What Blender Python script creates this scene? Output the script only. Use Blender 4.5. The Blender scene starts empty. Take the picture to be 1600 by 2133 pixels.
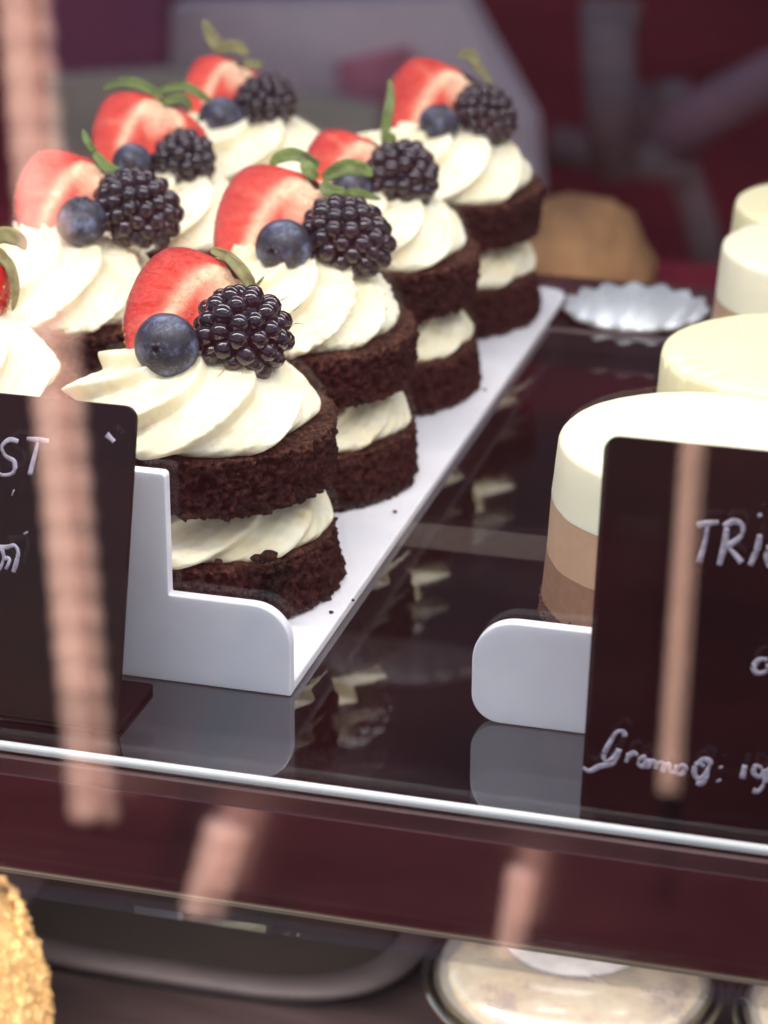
import bpy, bmesh, math, random
import numpy as np
from mathutils import Vector, Matrix, noise
PI = math.pi
S = 0.01                                            # everything below is written in centimetres
SC = bpy.context.scene
COL = SC.collection

# ------------------------------------------------------------------ camera
CAM = np.array([16.8387, -52.9987, 27.6207]); YAW, PITCH, ROLL, FPX = -0.2689, 0.3908, 0.0035, 5310.6
def basis():
    cy, sy, cp, sp, cr, sr = math.cos(YAW), math.sin(YAW), math.cos(PITCH), math.sin(PITCH), math.cos(ROLL), math.sin(ROLL)
    f = np.array([sy*cp, cy*cp, -sp]); r = np.array([cy, -sy, 0.]); u = np.cross(r, f)
    return r*cr+u*sr, -r*sr+u*cr, f
RV, UV, FV = basis()
cd = bpy.data.cameras.new('camera'); cam = bpy.data.objects.new('camera', cd); COL.objects.link(cam)
M = Matrix.Identity(4)
for i in range(3):
    M[i][0] = RV[i]; M[i][1] = UV[i]; M[i][2] = -FV[i]; M[i][3] = CAM[i]*S
cam.matrix_world = M
cd.sensor_fit = 'VERTICAL'; cd.sensor_height = 36; cd.sensor_width = 27; cd.lens = 36*FPX/2133
cd.clip_start = .01; cd.clip_end = 200
cd.dof.use_dof = True; cd.dof.focus_distance = .622; cd.dof.aperture_fstop = 14.5
SC.camera = cam

# ------------------------------------------------------------------ sky, sun, case lamps, exposure
W = bpy.data.worlds.new('World'); SC.world = W; W.use_nodes = True
wn = W.node_tree.nodes; wl = W.node_tree.links
sky = wn.new('ShaderNodeTexSky'); sky.sky_type = 'NISHITA'; sky.sun_disc = False
SUN_EL, SUN_AZ = math.radians(42), math.radians(8)
sky.sun_elevation = SUN_EL; sky.sun_rotation = SUN_AZ
wmx = wn.new('ShaderNodeMix'); wmx.data_type = 'RGBA'; wmx.blend_type = 'MULTIPLY'; wmx.inputs[0].default_value = 1; wmx.inputs[7].default_value = (1, .95, .89, 1)
wl.new(sky.outputs[0], wmx.inputs[6]); wl.new(wmx.outputs[2], wn['Background'].inputs[0]); wn['Background'].inputs[1].default_value = 0.14
sd = bpy.data.lights.new('sun', 'SUN'); sd.energy = 5; sd.angle = math.radians(.5); sd.color = (1, .93, .84)
sun = bpy.data.objects.new('sun', sd); COL.objects.link(sun)
to_sun = Vector((math.sin(SUN_AZ)*math.cos(SUN_EL), math.cos(SUN_AZ)*math.cos(SUN_EL), math.sin(SUN_EL)))
sun.rotation_euler = to_sun.to_track_quat('Z', 'Y').to_euler()
def area(name, loc, target, sx, sy, power, col):
    d = bpy.data.lights.new(name, 'AREA'); d.shape = 'RECTANGLE'; d.size = sx*S; d.size_y = sy*S; d.energy = power; d.color = col
    o = bpy.data.objects.new(name, d); COL.objects.link(o); o.location = Vector(loc)*S
    o.rotation_euler = (Vector(loc)-Vector(target)).to_track_quat('Z', 'Y').to_euler(); return o
area('case_strip_light', (2, -3, 34), (0, 10, 0), 75, 2.2, 1.3, (1, .97, .92))
area('case_rear_strip_light', (0, 34, 44), (0, 12, 0), 75, 5, 1.1, (1, .97, .94))
area('lower_strip_light', (4, -3, -4.6), (4, 12, -18), 60, 2.5, .9, (1, .93, .82))
SC.view_settings.view_transform = 'Standard'; SC.view_settings.look = 'None'
SC.view_settings.exposure = 0.95; SC.view_settings.gamma = 1; SC.view_settings.use_curve_mapping = False
SC.render.engine = 'CYCLES'
SC.cycles.transparent_max_bounces = 24; SC.cycles.max_bounces = 10

# ------------------------------------------------------------------ pixel rays of the photograph (1600x2133) to real points
def ray(px, py):
    d = FV + RV*(px-800)/FPX - UV*(py-1066.5)/FPX
    return d
def at_z(px, py, z):
    d = ray(px, py); return CAM + d*(z-CAM[2])/d[2]
def at_y(px, py, y):
    d = ray(px, py); return CAM + d*(y-CAM[1])/d[1]
def at_d(px, py, dep):
    return CAM + ray(px, py)*dep
def depth(P): return float((np.array(P)-CAM) @ FV)

# ------------------------------------------------------------------ helpers
def tag(o, label=None, cat=None, group=None, kind=None):
    if label: o['label'] = label
    if cat: o['category'] = cat
    if group: o['group'] = group
    if kind: o['kind'] = kind
    return o
def empty(name, loc, rz=0):
    o = bpy.data.objects.new(name, None); COL.objects.link(o); o.location = Vector(loc)*S; o.rotation_euler = (0, 0, rz)
    o.empty_display_size = .01; return o
def mesh_obj(name, V, F, mat, parent=None, smooth=True, loc=None, cols=None, midx=None, attr='Col'):
    me = bpy.data.meshes.new(name); V = np.asarray(V, float)*S
    me.from_pydata([tuple(v) for v in V], [], [tuple(int(k) for k in f) for f in F])
    if smooth: me.polygons.foreach_set('use_smooth', [True]*len(me.polygons))
    mats = mat if isinstance(mat, (list, tuple)) else [mat]
    for m in mats: me.materials.append(m)
    if midx is not None: me.polygons.foreach_set('material_index', [int(i) for i in midx])
    if cols is not None:
        ca = me.color_attributes.new(attr, 'FLOAT_COLOR', 'POINT')
        c = np.ones((len(V), 4)); c[:, :3] = cols; ca.data.foreach_set('color', c.ravel())
    me.validate(); me.update()
    o = bpy.data.objects.new(name, me); COL.objects.link(o)
    if parent: o.parent = parent
    if loc is not None: o.location = Vector(loc)*S
    return o
def box(x0, x1, y0, y1, z0, z1):
    V = [(x, y, z) for z in (z0, z1) for y in (y0, y1) for x in (x0, x1)]
    F = [(0, 2, 3, 1), (4, 5, 7, 6), (0, 1, 5, 4), (2, 6, 7, 3), (0, 4, 6, 2), (1, 3, 7, 5)]
    return V, F
def join(parts):
    V = []; F = []; I = []
    for k, p in enumerate(parts):
        n = len(V); V += [tuple(v) for v in p[0]]; F += [tuple(i+n for i in f) for f in p[1]]; I += [p[2] if len(p) > 2 else 0]*len(p[1])
    return V, F, I
def bevel(o, w, seg=3):
    m = o.modifiers.new('bevel', 'BEVEL'); m.width = w*S; m.segments = seg; m.limit_method = 'ANGLE'; m.angle_limit = math.radians(40)
    return o
def prism(pts, axis, a, b):
    """outline pts (2-D) extruded along axis ('y': pts are x,z ; 'z': pts are x,y)"""
    n = len(pts); V = []
    for t in (a, b):
        for p in pts: V.append((p[0], t, p[1]) if axis == 'y' else (p[0], p[1], t))
    F = [tuple(range(n)), tuple(range(2*n-1, n-1, -1))]
    for i in range(n):
        j = (i+1) % n; F.append((i, i+n, j+n, j))
    return V, F
def fix_normals(o):
    bm = bmesh.new(); bm.from_mesh(o.data); bmesh.ops.recalc_face_normals(bm, faces=bm.faces); bm.to_mesh(o.data); bm.free(); return o
def lathe(prof, n=96, jit=None):
    V = []; F = []
    for (r, z) in prof:
        for i in range(n):
            a = 2*PI*i/n; V.append((r*math.cos(a), r*math.sin(a), z))
    for k in range(len(prof)-1):
        for i in range(n):
            j = (i+1) % n; F.append((k*n+i, k*n+j, (k+1)*n+j, (k+1)*n+i))
    F.append(tuple(range(n-1, -1, -1))); F.append(tuple((len(prof)-1)*n+i for i in range(n)))
    return V, F
def tube(pts, rad, n=8, flat=None):
    """tube through points; rad scalar or list; flat = (direction, factor) squashes the section along a direction"""
    P = [Vector(p) for p in pts]; V = []; F = []
    R = rad if isinstance(rad, (list, tuple)) else [rad]*len(P)
    ref = Vector((0, 0, 1))
    for k, p in enumerate(P):
        t = (P[min(k+1, len(P)-1)]-P[max(k-1, 0)]).normalized()
        if abs(t.dot(ref)) > .95: rf = Vector((1, 0, 0))
        else: rf = ref
        a = t.cross(rf).normalized(); b = t.cross(a)
        for i in range(n):
            an = 2*PI*i/n; o = a*math.cos(an)*R[k]+b*math.sin(an)*R[k]
            if flat: d = Vector(flat[0]); o = o-d*o.dot(d)*(1-flat[1])
            V.append(tuple(p+o))
    for k in range(len(P)-1):
        for i in range(n):
            j = (i+1) % n; F.append((k*n+i, k*n+j, (k+1)*n+j, (k+1)*n+i))
    F.append(tuple(range(n-1, -1, -1))); F.append(tuple((len(P)-1)*n+i for i in range(n)))
    return V, F
def ico(r, sub, c=(0, 0, 0)):
    bm = bmesh.new(); bmesh.ops.create_icosphere(bm, subdivisions=sub, radius=r)
    V = [(v.co.x+c[0], v.co.y+c[1], v.co.z+c[2]) for v in bm.verts]; F = [tuple(v.index for v in f.verts) for f in bm.faces]; bm.free()
    return V, F
def fn(x, y, z, f, o=3): return noise.fractal(Vector((x*f, y*f, z*f)), 1.0, 2.0, o)

# ------------------------------------------------------------------ materials
def mat(name):
    m = bpy.data.materials.new(name); m.use_nodes = True; nt = m.node_tree
    return m, nt, nt.nodes, nt.links, nt.nodes['Principled BSDF']
def tex(nt, kind, scale, detail=4, rough=.6, **kw):
    n = nt.nodes.new(kind); tc = nt.nodes.new('ShaderNodeTexCoord'); nt.links.new(tc.outputs['Object'], n.inputs['Vector'])
    n.inputs['Scale'].default_value = scale
    if 'Detail' in n.inputs: n.inputs['Detail'].default_value = detail
    if 'Roughness' in n.inputs: n.inputs['Roughness'].default_value = rough
    return n
def ramp(nt, src, stops):
    r = nt.nodes.new('ShaderNodeValToRGB'); nt.links.new(src, r.inputs[0])
    while len(r.color_ramp.elements) < len(stops): r.color_ramp.elements.new(.5)
    for e, (p, c) in zip(r.color_ramp.elements, stops): e.position = p; e.color = (*c, 1)
    return r
def bump(nt, src, strength, dist, prev=None):
    b = nt.nodes.new('ShaderNodeBump'); b.inputs['Strength'].default_value = strength; b.inputs['Distance'].default_value = dist*S
    nt.links.new(src, b.inputs['Height'])
    if prev: nt.links.new(prev.outputs[0], b.inputs['Normal'])
    return b
def simple(name, col, rough=.5, metal=0, var=.15, nscale=60, bmp=.0, coat=0, sss=0, sssr=(.3, .2, .1)):
    m, nt, N, L, P = mat(name)
    t = tex(nt, 'ShaderNodeTexNoise', nscale, 5)
    r = ramp(nt, t.outputs[0], [(.3, tuple(c*(1-var) for c in col)), (.7, tuple(min(1, c*(1+var)) for c in col))])
    L.new(r.outputs[0], P.inputs['Base Color']); P.inputs['Roughness'].default_value = rough; P.inputs['Metallic'].default_value = metal
    P.inputs['Coat Weight'].default_value = coat
    if bmp: b = bump(nt, t.outputs[0], .5, bmp); L.new(b.outputs[0], P.inputs['Normal'])
    if sss:
        P.inputs['Subsurface Weight'].default_value = sss; P.inputs['Subsurface Radius'].default_value = sssr; P.inputs['Subsurface Scale'].default_value = .01
    return m
def cream_mat():
    m, nt, N, L, P = mat('whipped_cream')
    t = tex(nt, 'ShaderNodeTexNoise', 120, 6); r = ramp(nt, t.outputs[0], [(.3, (.92, .78, .50)), (.6, (.95, .87, .67))])
    L.new(r.outputs[0], P.inputs['Base Color']); P.inputs['Roughness'].default_value = .42
    P.inputs['Subsurface Weight'].default_value = .5; P.inputs['Subsurface Radius'].default_value = (.35, .25, .12); P.inputs['Subsurface Scale'].default_value = .008
    t2 = tex(nt, 'ShaderNodeTexNoise', 900, 5, .65); t3 = tex(nt, 'ShaderNodeTexVoronoi', 700)
    b = bump(nt, t2.outputs[0], .7, .035)
    rr = ramp(nt, t3.outputs['Distance'], [(.06, (0, 0, 0)), (.16, (1, 1, 1))])
    b2 = bump(nt, rr.outputs[0], .25, .012, b); L.new(b2.outputs[0], P.inputs['Normal']); return m
def sponge_mat():
    m, nt, N, L, P = mat('chocolate_sponge')
    vc = N.new('ShaderNodeVertexColor'); vc.layer_name = 'Col'
    t = tex(nt, 'ShaderNodeTexNoise', 700, 6, .7); r = ramp(nt, t.outputs[0], [(.34, (.10, .08, .07)), (.5, (.70, .66, .64)), (.70, (2.6, 2.1, 1.9))])
    mx = N.new('ShaderNodeMix'); mx.data_type = 'RGBA'; mx.blend_type = 'MULTIPLY'; mx.inputs[0].default_value = 1
    L.new(vc.outputs[0], mx.inputs[6]); L.new(r.outputs[0], mx.inputs[7])
    L.new(mx.outputs[2], P.inputs['Base Color']); P.inputs['Roughness'].default_value = .62; P.inputs['Specular IOR Level'].default_value = .16
    v = tex(nt, 'ShaderNodeTexVoronoi', 620); v.feature = 'F1'; v2 = tex(nt, 'ShaderNodeTexNoise', 1500, 4, .7)
    b = bump(nt, v.outputs['Distance'], .9, -.07); b1 = bump(nt, t.outputs[0], .9, .1, b); b2 = bump(nt, v2.outputs[0], .8, .03, b1)
    L.new(b2.outputs[0], P.inputs['Normal']); return m
def flesh_mat():
    m, nt, N, L, P = mat('strawberry_flesh')
    vc = N.new('ShaderNodeVertexColor'); vc.layer_name = 'Col'
    t = tex(nt, 'ShaderNodeTexNoise', 500, 5, .7); r = ramp(nt, t.outputs[0], [(.38, (.66, .50, .48)), (.60, (1.1, 1.2, 1.2))])
    mx = N.new('ShaderNodeMix'); mx.data_type = 'RGBA'; mx.blend_type = 'MULTIPLY'; mx.inputs[0].default_value = .55
    L.new(vc.outputs[0], mx.inputs[6]); L.new(r.outputs[0], mx.inputs[7]); L.new(mx.outputs[2], P.inputs['Base Color'])
    P.inputs['Roughness'].default_value = .38; P.inputs['Subsurface Weight'].default_value = .25; P.inputs['Subsurface Radius'].default_value = (.5, .12, .08); P.inputs['Subsurface Scale'].default_value = .006
    v = tex(nt, 'ShaderNodeTexVoronoi', 900); b = bump(nt, v.outputs['Distance'], .6, .03); b2 = bump(nt, t.outputs[0], .5, .03, b); L.new(b2.outputs[0], P.inputs['Normal']); return m
def blueberry_mat():
    m, nt, N, L, P = mat('blueberry_skin')
    t = tex(nt, 'ShaderNodeTexNoise', 170, 7, .7); r = ramp(nt, t.outputs[0], [(.38, (.010, .010, .016)), (.50, (.034, .038, .066)), (.66, (.16, .19, .30))])
    t2 = tex(nt, 'ShaderNodeTexNoise', 1100, 3, .7); r2 = ramp(nt, t2.outputs[0], [(.35, (.45, .45, .45)), (.6, (1.1, 1.1, 1.1))])
    mx = N.new('ShaderNodeMix'); mx.data_type = 'RGBA'; mx.blend_type = 'MULTIPLY'; mx.inputs[0].default_value = .8
    L.new(r.outputs[0], mx.inputs[6]); L.new(r2.outputs[0], mx.inputs[7]); L.new(mx.outputs[2], P.inputs['Base Color'])
    P.inputs['Roughness'].default_value = .48; b = bump(nt, t.outputs[0], .25, .02); L.new(b.outputs[0], P.inputs['Normal']); return m
def blackberry_mat():
    m, nt, N, L, P = mat('blackberry_skin')
    t = tex(nt, 'ShaderNodeTexNoise', 90, 3); r = ramp(nt, t.outputs[0], [(.4, (.006, .004, .009)), (.75, (.03, .008, .018))])
    L.new(r.outputs[0], P.inputs['Base Color']); P.inputs['Roughness'].default_value = .12; P.inputs['Coat Weight'].default_value = .4; P.inputs['Coat Roughness'].default_value = .08
    t2 = tex(nt, 'ShaderNodeTexNoise', 700, 3); b = bump(nt, t2.outputs[0], .15, .01); L.new(b.outputs[0], P.inputs['Normal']); return m
def glass_mat(name, fac, tint, rough=.0, gcol=(1, 1, 1), dust=0, frost=0):
    m, nt, N, L, P = mat(name); N.remove(P)
    tr = N.new('ShaderNodeBsdfTransparent'); tr.inputs[0].default_value = (*tint, 1)
    gl = N.new('ShaderNodeBsdfGlossy'); gl.inputs['Roughness'].default_value = rough; gl.inputs[0].default_value = (*gcol, 1)
    mx = N.new('ShaderNodeMixShader'); mx.inputs[0].default_value = fac
    L.new(tr.outputs[0], mx.inputs[1]); L.new(gl.outputs[0], mx.inputs[2]); out = mx
    if frost:
        df = N.new('ShaderNodeBsdfDiffuse'); df.inputs[0].default_value = (.66, .63, .66, 1); m3 = N.new('ShaderNodeMixShader'); m3.inputs[0].default_value = frost
        L.new(mx.outputs[0], m3.inputs[1]); L.new(df.outputs[0], m3.inputs[2]); out = mx = m3
    if dust:
        v = tex(nt, 'ShaderNodeTexVoronoi', 420); r = ramp(nt, v.outputs['Distance'], [(.03, (dust, dust, dust)), (.055, (0, 0, 0))])
        df = N.new('ShaderNodeBsdfDiffuse'); df.inputs[0].default_value = (.7, .66, .62, 1)
        m2 = N.new('ShaderNodeMixShader'); L.new(r.outputs[0], m2.inputs[0]); L.new(mx.outputs[0], m2.inputs[1]); L.new(df.outputs[0], m2.inputs[2]); out = m2
    L.new(out.outputs[0], N['Material Output'].inputs[0]); return m
def lacquer_mat(name, col, fac, rough):
    m, nt, N, L, P = mat(name)
    t = tex(nt, 'ShaderNodeTexNoise', 9, 4); t.inputs['Distortion'].default_value = 1.5
    mp = N.new('ShaderNodeMapping'); tc = N.new('ShaderNodeTexCoord'); L.new(tc.outputs['Object'], mp.inputs[0]); mp.inputs['Scale'].default_value = (.35, 1, 4); L.new(mp.outputs[0], t.inputs['Vector'])
    r = ramp(nt, t.outputs[0], [(.35, tuple(c*.6 for c in col)), (.65, tuple(c*1.3 for c in col))]); L.new(r.outputs[0], P.inputs['Base Color'])
    P.inputs['Roughness'].default_value = .5; P.inputs['Specular IOR Level'].default_value = .08
    gl = N.new('ShaderNodeBsdfGlossy'); gl.inputs['Roughness'].default_value = rough; gl.inputs[0].default_value = (1, .9, .88, 1)
    mx = N.new('ShaderNodeMixShader'); mx.inputs[0].default_value = fac
    L.new(P.outputs[0], mx.inputs[1]); L.new(gl.outputs[0], mx.inputs[2]); L.new(mx.outputs[0], N['Material Output'].inputs[0]); return m

CREAM = cream_mat(); SPONGE = sponge_mat(); FLESH = flesh_mat(); BLUE = blueberry_mat(); BLACK = blackberry_mat()
SKIN = simple('strawberry_skin', (.50, .018, .015), .3, var=.3, nscale=120, bmp=.02, coat=.3)
SEED = simple('strawberry_seed', (.62, .40, .10), .4)
CALYX = simple('strawberry_leaf', (.11, .16, .035), .5, var=.6, nscale=180, bmp=.05)
CALYX_DRY = simple('dry_strawberry_leaf', (.20, .18, .07), .6, var=.5, nscale=160, bmp=.05)
HAIR = simple('berry_hair', (.25, .13, .06), .5)
ACRYL = simple('white_acrylic', (.88, .86, .92), .22, var=.05, sss=.3, sssr=(.5, .5, .6))
CARD = lacquer_mat('black_card', (.007, .003, .004), .014, .04)
CHALK = simple('white_marker', (.46, .41, .49), .7, var=.45, nscale=500)
WHITEM = simple('white_mousse', (.88, .83, .62), .35, var=.015, nscale=40, bmp=.01, sss=.4)
YELLOWM = simple('yellow_mousse', (.84, .77, .48), .35, var=.03, nscale=40, bmp=.01, sss=.4)
TANM = simple('milk_mousse', (.50, .32, .20), .5, var=.06, nscale=300, bmp=.01, sss=.2)
BROWNM = simple('dark_mousse', (.27, .15, .09), .5, var=.12, nscale=400, bmp=.02, sss=.1)
SHELF = glass_mat('shelf_glass', .28, (.60, .58, .58), .035, (.85, .85, .87), dust=.10)
PANE = glass_mat('front_glass', .17, (.99, .99, .99), .0, dust=.12)
RAIL = lacquer_mat('maroon_rail', (.15, .048, .050), .32, .05)
EDGE = simple('glass_edge', (.90, .90, .86), .3, var=.02)
GREYLINE = simple('rail_line', (.22, .17, .17), .3, var=.1, metal=.5)
DARK = simple('dark_interior', (.028, .018, .020), .4, var=.3, nscale=8)
MAROON = simple('maroon_wall', (.19, .022, .032), .95, var=.4, nscale=2.2)
FOIL = simple('silver_foil', (.84, .88, .90), .42, metal=.45, var=.03)
GOLDCRUMB = simple('golden_crumb', (.76, .46, .20), .6, var=.35, nscale=130, bmp=.05)

PAVING = simple('maroon_paving', (.022, .003, .004), .9, var=.5, nscale=3)
for m_ in (PAVING, MAROON, DARK): m_.node_tree.nodes['Principled BSDF'].inputs['Specular IOR Level'].default_value = .04
# ------------------------------------------------------------------ the case
def setting(name, vf, m, smooth=False):
    o = mesh_obj(name, vf[0], vf[1], m, smooth=smooth); return o
ground = tag(setting('ground', box(-900, 900, -1500, 900, -124, -120), PAVING), kind='structure')
upper = tag(setting('added_upper_wall', box(-500, 500, 259, 265.9, 40.01, 262), simple('charcoal_wall', (.085, .072, .074), .95, var=.3, nscale=2)), 'added unseen charcoal wall above the maroon one, blocking the sun and greying the shelf reflection', 'wall')  # added out of view: keeps sun off the case, darkens the shelf's mirror image
wall = tag(setting('back_wall', box(-500, 500, 260, 266, -120, 40), MAROON), 'plain maroon wall behind the display case', 'wall')
ZL = -4.37
shelf = empty('glass_shelf', (0, 0, 0)); tag(shelf, 'dark reflective glass shelf carrying the white cake trays', 'shelf')
g = mesh_obj('glass_panel', *box(-60, 70, ZL, 29.0, -.6, 0), SHELF, shelf, smooth=False)
mesh_obj('front_edge', *tube([(-60, ZL-.02, -.08), (70, ZL-.02, -.08)], .115, 20), EDGE, shelf)
mesh_obj('rear_edge', *box(-60, 70, 29.01, 29.3, -.6, .02), GREYLINE, shelf, smooth=False)
for y in (12.6, ):
    mesh_obj('support_bar', *box(-60, 70, y, y+.5, -1.4, -.62), simple('steel_bar', (.16, .15, .15), .4, metal=.3), shelf, smooth=False)

rail = empty('front_rail', (0, 0, 0)); tag(rail, 'glossy maroon rail running below the shelf edge', 'rail')
mesh_obj('rail_face', *box(-60, 70, ZL-.35, ZL+.1, -3.15, -.66), RAIL, rail, smooth=False)
mesh_obj('reflection_strip', *box(-60, 70, ZL-.30, ZL-.1, -.655, -.24), lacquer_mat('rail_top_strip', (.11, .06, .06), .3, .12), rail, smooth=False)  # thin reflection lines under the bright edge, painted as a solid strip
mesh_obj('edge_highlight', *box(-60, 70, ZL-.42, ZL+.1, -3.24, -3.155), simple('beige_highlight', (.34, .26, .17), .4, var=.3, nscale=5), rail, smooth=False)  # highlight on the rail's bottom edge, painted as a thin beige strip

pane = tag(setting('front_glass', box(-60, 70, -8.2, -7.9, -1.6, 62), PANE), 'clear front glass pane mirroring the pink posts', 'glass pane')

low = tag(setting('lower_shelf', box(-60, 70, -4, 32, -21, -20.3), lacquer_mat('dark_lower_shelf', (.11, .072, .078), .06, .25)), 'dark lower shelf of the display case', 'shelf')
case_back = tag(setting('case_back', box(-60, 70, 44, 45, -119.9, -9), DARK), 'dark back panel of the lower case', 'panel')

# ------------------------------------------------------------------ trays
def rounded(pts, rads, seg=10):
    out = []; n = len(pts)
    for i in range(n):
        p = Vector(pts[i]); r = rads[i]
        if r <= 0: out.append(tuple(p)); continue
        a = (Vector(pts[i-1])-p).normalized(); b = (Vector(pts[(i+1) % n])-p).normalized()
        ang = a.angle(b); d = r/math.tan(ang/2); c = p+(a+b).normalized()*(r/math.sin(ang/2))
        s = p+a*d-c; e = p+b*d-c
        for k in range(seg+1):
            a0 = math.atan2(s.y, s.x); a1 = math.atan2(e.y, e.x); da = (a1-a0+PI) % (2*PI)-PI; an = a0+da*k/seg
            out.append((c.x+r*math.cos(an), c.y+r*math.sin(an)))
    return out
def zat(px, py, y=0): return float(at_y(px, py, y)[2])
def xat(px, py, y=0): return float(at_y(px, py, y)[0])
PT = .32
xt = xat(357, 1100); zt = zat(340, 976); zl = zat(480, 1243)
tray = empty('cake_tray', (0, 0, 0)); tag(tray, 'white acrylic tray carrying the eight chocolate layer cakes', 'tray')
o = mesh_obj('base', *prism(rounded([(-15.4, .02), (0, .02), (0, 32.9), (-15.4, 32.9)], [0, 0, .8, .8], 6), 'z', .02, .30), ACRYL, tray, smooth=False); bevel(fix_normals(o), .05)
pts = rounded([(-15.4, .02), (0, .02), (0, zl), (xt, zl), (xt, zt), (-12.3, zt), (-12.3, zl), (-15.4, zl)], [0, .0, .95, .04, .12, .12, .04, .95], 10)
o = mesh_obj('front_plate', *prism(pts, 'y', -.32, .01), ACRYL, tray, smooth=False); bevel(fix_normals(o), .05)
mt = empty('mousse_tray', (5, 0, 0)); tag(mt, 'white acrylic tray with rounded front corner under the layered mousse cakes', 'tray')
x0 = xat(989, 1400); zm = zat(1200, 1302)
o = mesh_obj('base', *prism(rounded([(x0+1.75, .02), (x0+9, .02), (x0+9, 32.9), (x0+1.75, 32.9)], [0, 0, .8, .8], 6), 'z', .02, .30), ACRYL, mt, smooth=False, loc=(-5, 0, 0)); bevel(fix_normals(o), .05)
pts = rounded([(x0, .02), (x0+9.2, .02), (x0+9.2, zm), (x0+6.3, zm), (x0+6.3, 4.2), (x0+3.2, 4.2), (x0+3.2, zm), (x0, zm)], [.70, .0, .95, .04, .12, .12, .04, 1.05], 10)
o = mesh_obj('front_plate', *prism(pts, 'y', -.32, .01), ACRYL, mt, smooth=False, loc=(-5, 0, 0)); bevel(fix_normals(o), .05)

# ------------------------------------------------------------------ sponge, cream
def sponge(R, h, seed, nu=520, taper=0.0, rough=1.0):
    prof = []
    bv = .16
    for r in np.linspace(.3, R-bv-.05, 10): prof.append((r, 0, 0, -1))
    for k in range(1, 4): a = k/4*PI/2; prof.append((R-bv+bv*math.sin(a), bv-bv*math.cos(a), math.sin(a), -math.cos(a)))
    for z in np.linspace(bv, h-bv, 34): prof.append((R, z, 1, 0))
    for k in range(1, 5): a = k/5*PI/2; prof.append((R-bv+bv*math.cos(a), h-bv+bv*math.sin(a), math.cos(a), math.sin(a)))
    for r in np.linspace(R-bv-.02, .3, 22): prof.append((r, h, 0, 1))
    V = []; C = []; F = []; n = nu
    base = np.array((.042, .015, .011)); crust = np.array((.13, .060, .040)); red = np.array((.060, .016, .013))
    for (r, z, nr, nz) in prof:
        for i in range(n):
            a = 2*PI*i/n; rr = r+taper*(z/h-.5)*(r/R); c, s = math.cos(a), math.sin(a)
            x, y = rr*c, rr*s
            big = fn(x+seed, y, z, .55, 2)*.12+fn(x, y+seed, z, 1.8, 3)*.07
            fine = fn(x+seed, y, z+seed, 5.5, 4)
            pore = noise.noise(Vector((x*4.2+seed, y*4.2, z*4.2))); pore2 = noise.noise(Vector((x*8+seed, y*8, z*8+9)))
            d = big+fine*.09*rough-(max(0, pore-.12)*.55+max(0, pore2-.1)*.34)*rough*(1 if nz < .5 else .25)
            if z < .35: d += fn(x+seed, y+3, 0, 1.6, 4)*.14*rough*(1-z/.35)*abs(nr)
            x += c*nr*d; y += s*nr*d; zz = z+nz*d*.7
            if z < .06: zz = max(0, zz)
            V.append((x, y, zz))
            k = min(1, max(0, (z/h-.78)/.2)) if nr > .5 else (1 if nz > .3 else 0)
            m = .5+.5*fn(x+seed*2, y, z, .9, 3)
            col = base*(1-m*.6)+red*m*.6
            col = col*(1-k*.85)+crust*(.65+.5*m)*k*.85
            C.append(col)
    for k in range(len(prof)-1):
        for i in range(n):
            j = (i+1) % n; F.append((k*n+i, k*n+j, (k+1)*n+j, (k+1)*n+i))
    F.append(tuple(range(n-1, -1, -1))); F.append(tuple((len(prof)-1)*n+i for i in range(n)))
    return V, F, C
def swirl(R, H, N, twist, seed, rough=0.0, amp=.42, nu=420, nv=84):
    rnd = random.Random(seed); ka = [rnd.uniform(.75, 1.3) for _ in range(N)]; kw = [rnd.uniform(-.12, .12) for _ in range(N)]
    V = []; F = []
    for v in range(nv+1):
        t = v/nv
        ph = t*PI/2
        r0 = R*(math.cos(ph)**.80)*(1 if t > .12 else 1-.16*(1-t/.12)**2); z0 = H*(math.sin(ph)**1.05)
        nr, nz = math.cos(ph*.95), math.sin(ph*.95)
        for i in range(nu):
            a = 2*PI*i/nu
            p = N*(a-twist*(t**.85))/(2*PI)+.12*noise.noise(Vector((math.cos(a)*1.2+seed, math.sin(a)*1.2, t*1.5)))
            k = math.floor(p); q = p-k; kk = k % N
            edge = .80+kw[kk]*.5
            if q < edge: s = (q/edge)**1.25; s = s*.80+.20*math.sin(s*PI*.5)
            else: s = 1-((q-edge)/(1-edge)); s = s*s*(3-2*s)
            am = amp*(ka[kk]*(1-q)+ka[(kk+1) % N]*q)*(.25+.75*min(1, t/.10+.4))*(1-t)**.45
            d = am*(s-.45)+.016*math.cos(q*8*PI)*(1-t)
            c, sn = math.cos(a), math.sin(a)
            x, y, z = r0*c, r0*sn, z0
            w = .10*fn(x+seed, y, z, .6, 2)+.018*fn(x, y+seed, z, 4.0, 3)
            if rough: w += rough*(.05*fn(x+seed, y, z, 7, 4)*(.4+s)+.10*max(0, fn(x+seed, y, z, 3, 3))*max(0, s-.6)*2.5)
            d += w
            dz = d*nz
            if t < .1: dz -= .10*(1-t/.1)*s
            V.append((x+c*nr*d, y+sn*nr*d, max(-.12, z+dz)))
    for k in range(nv):
        for i in range(nu):
            j = (i+1) % nu; F.append((k*nu+i, k*nu+j, (k+1)*nu+j, (k+1)*nu+i))
    F.append(tuple(range(nu-1, -1, -1)))
    return V, F
HB, HT = 1.62, 1.65
ZC = 2.93                                           # underside of the upper sponge
CAKETOP = ZC+HT
sp_low = [sponge(3.52, HB, 11, taper=-.25), sponge(3.50, HB, 47, taper=-.2)]
sp_top = [sponge(3.45, HT, 5, taper=.05), sponge(3.45, HT, 83, taper=.1)]
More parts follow.
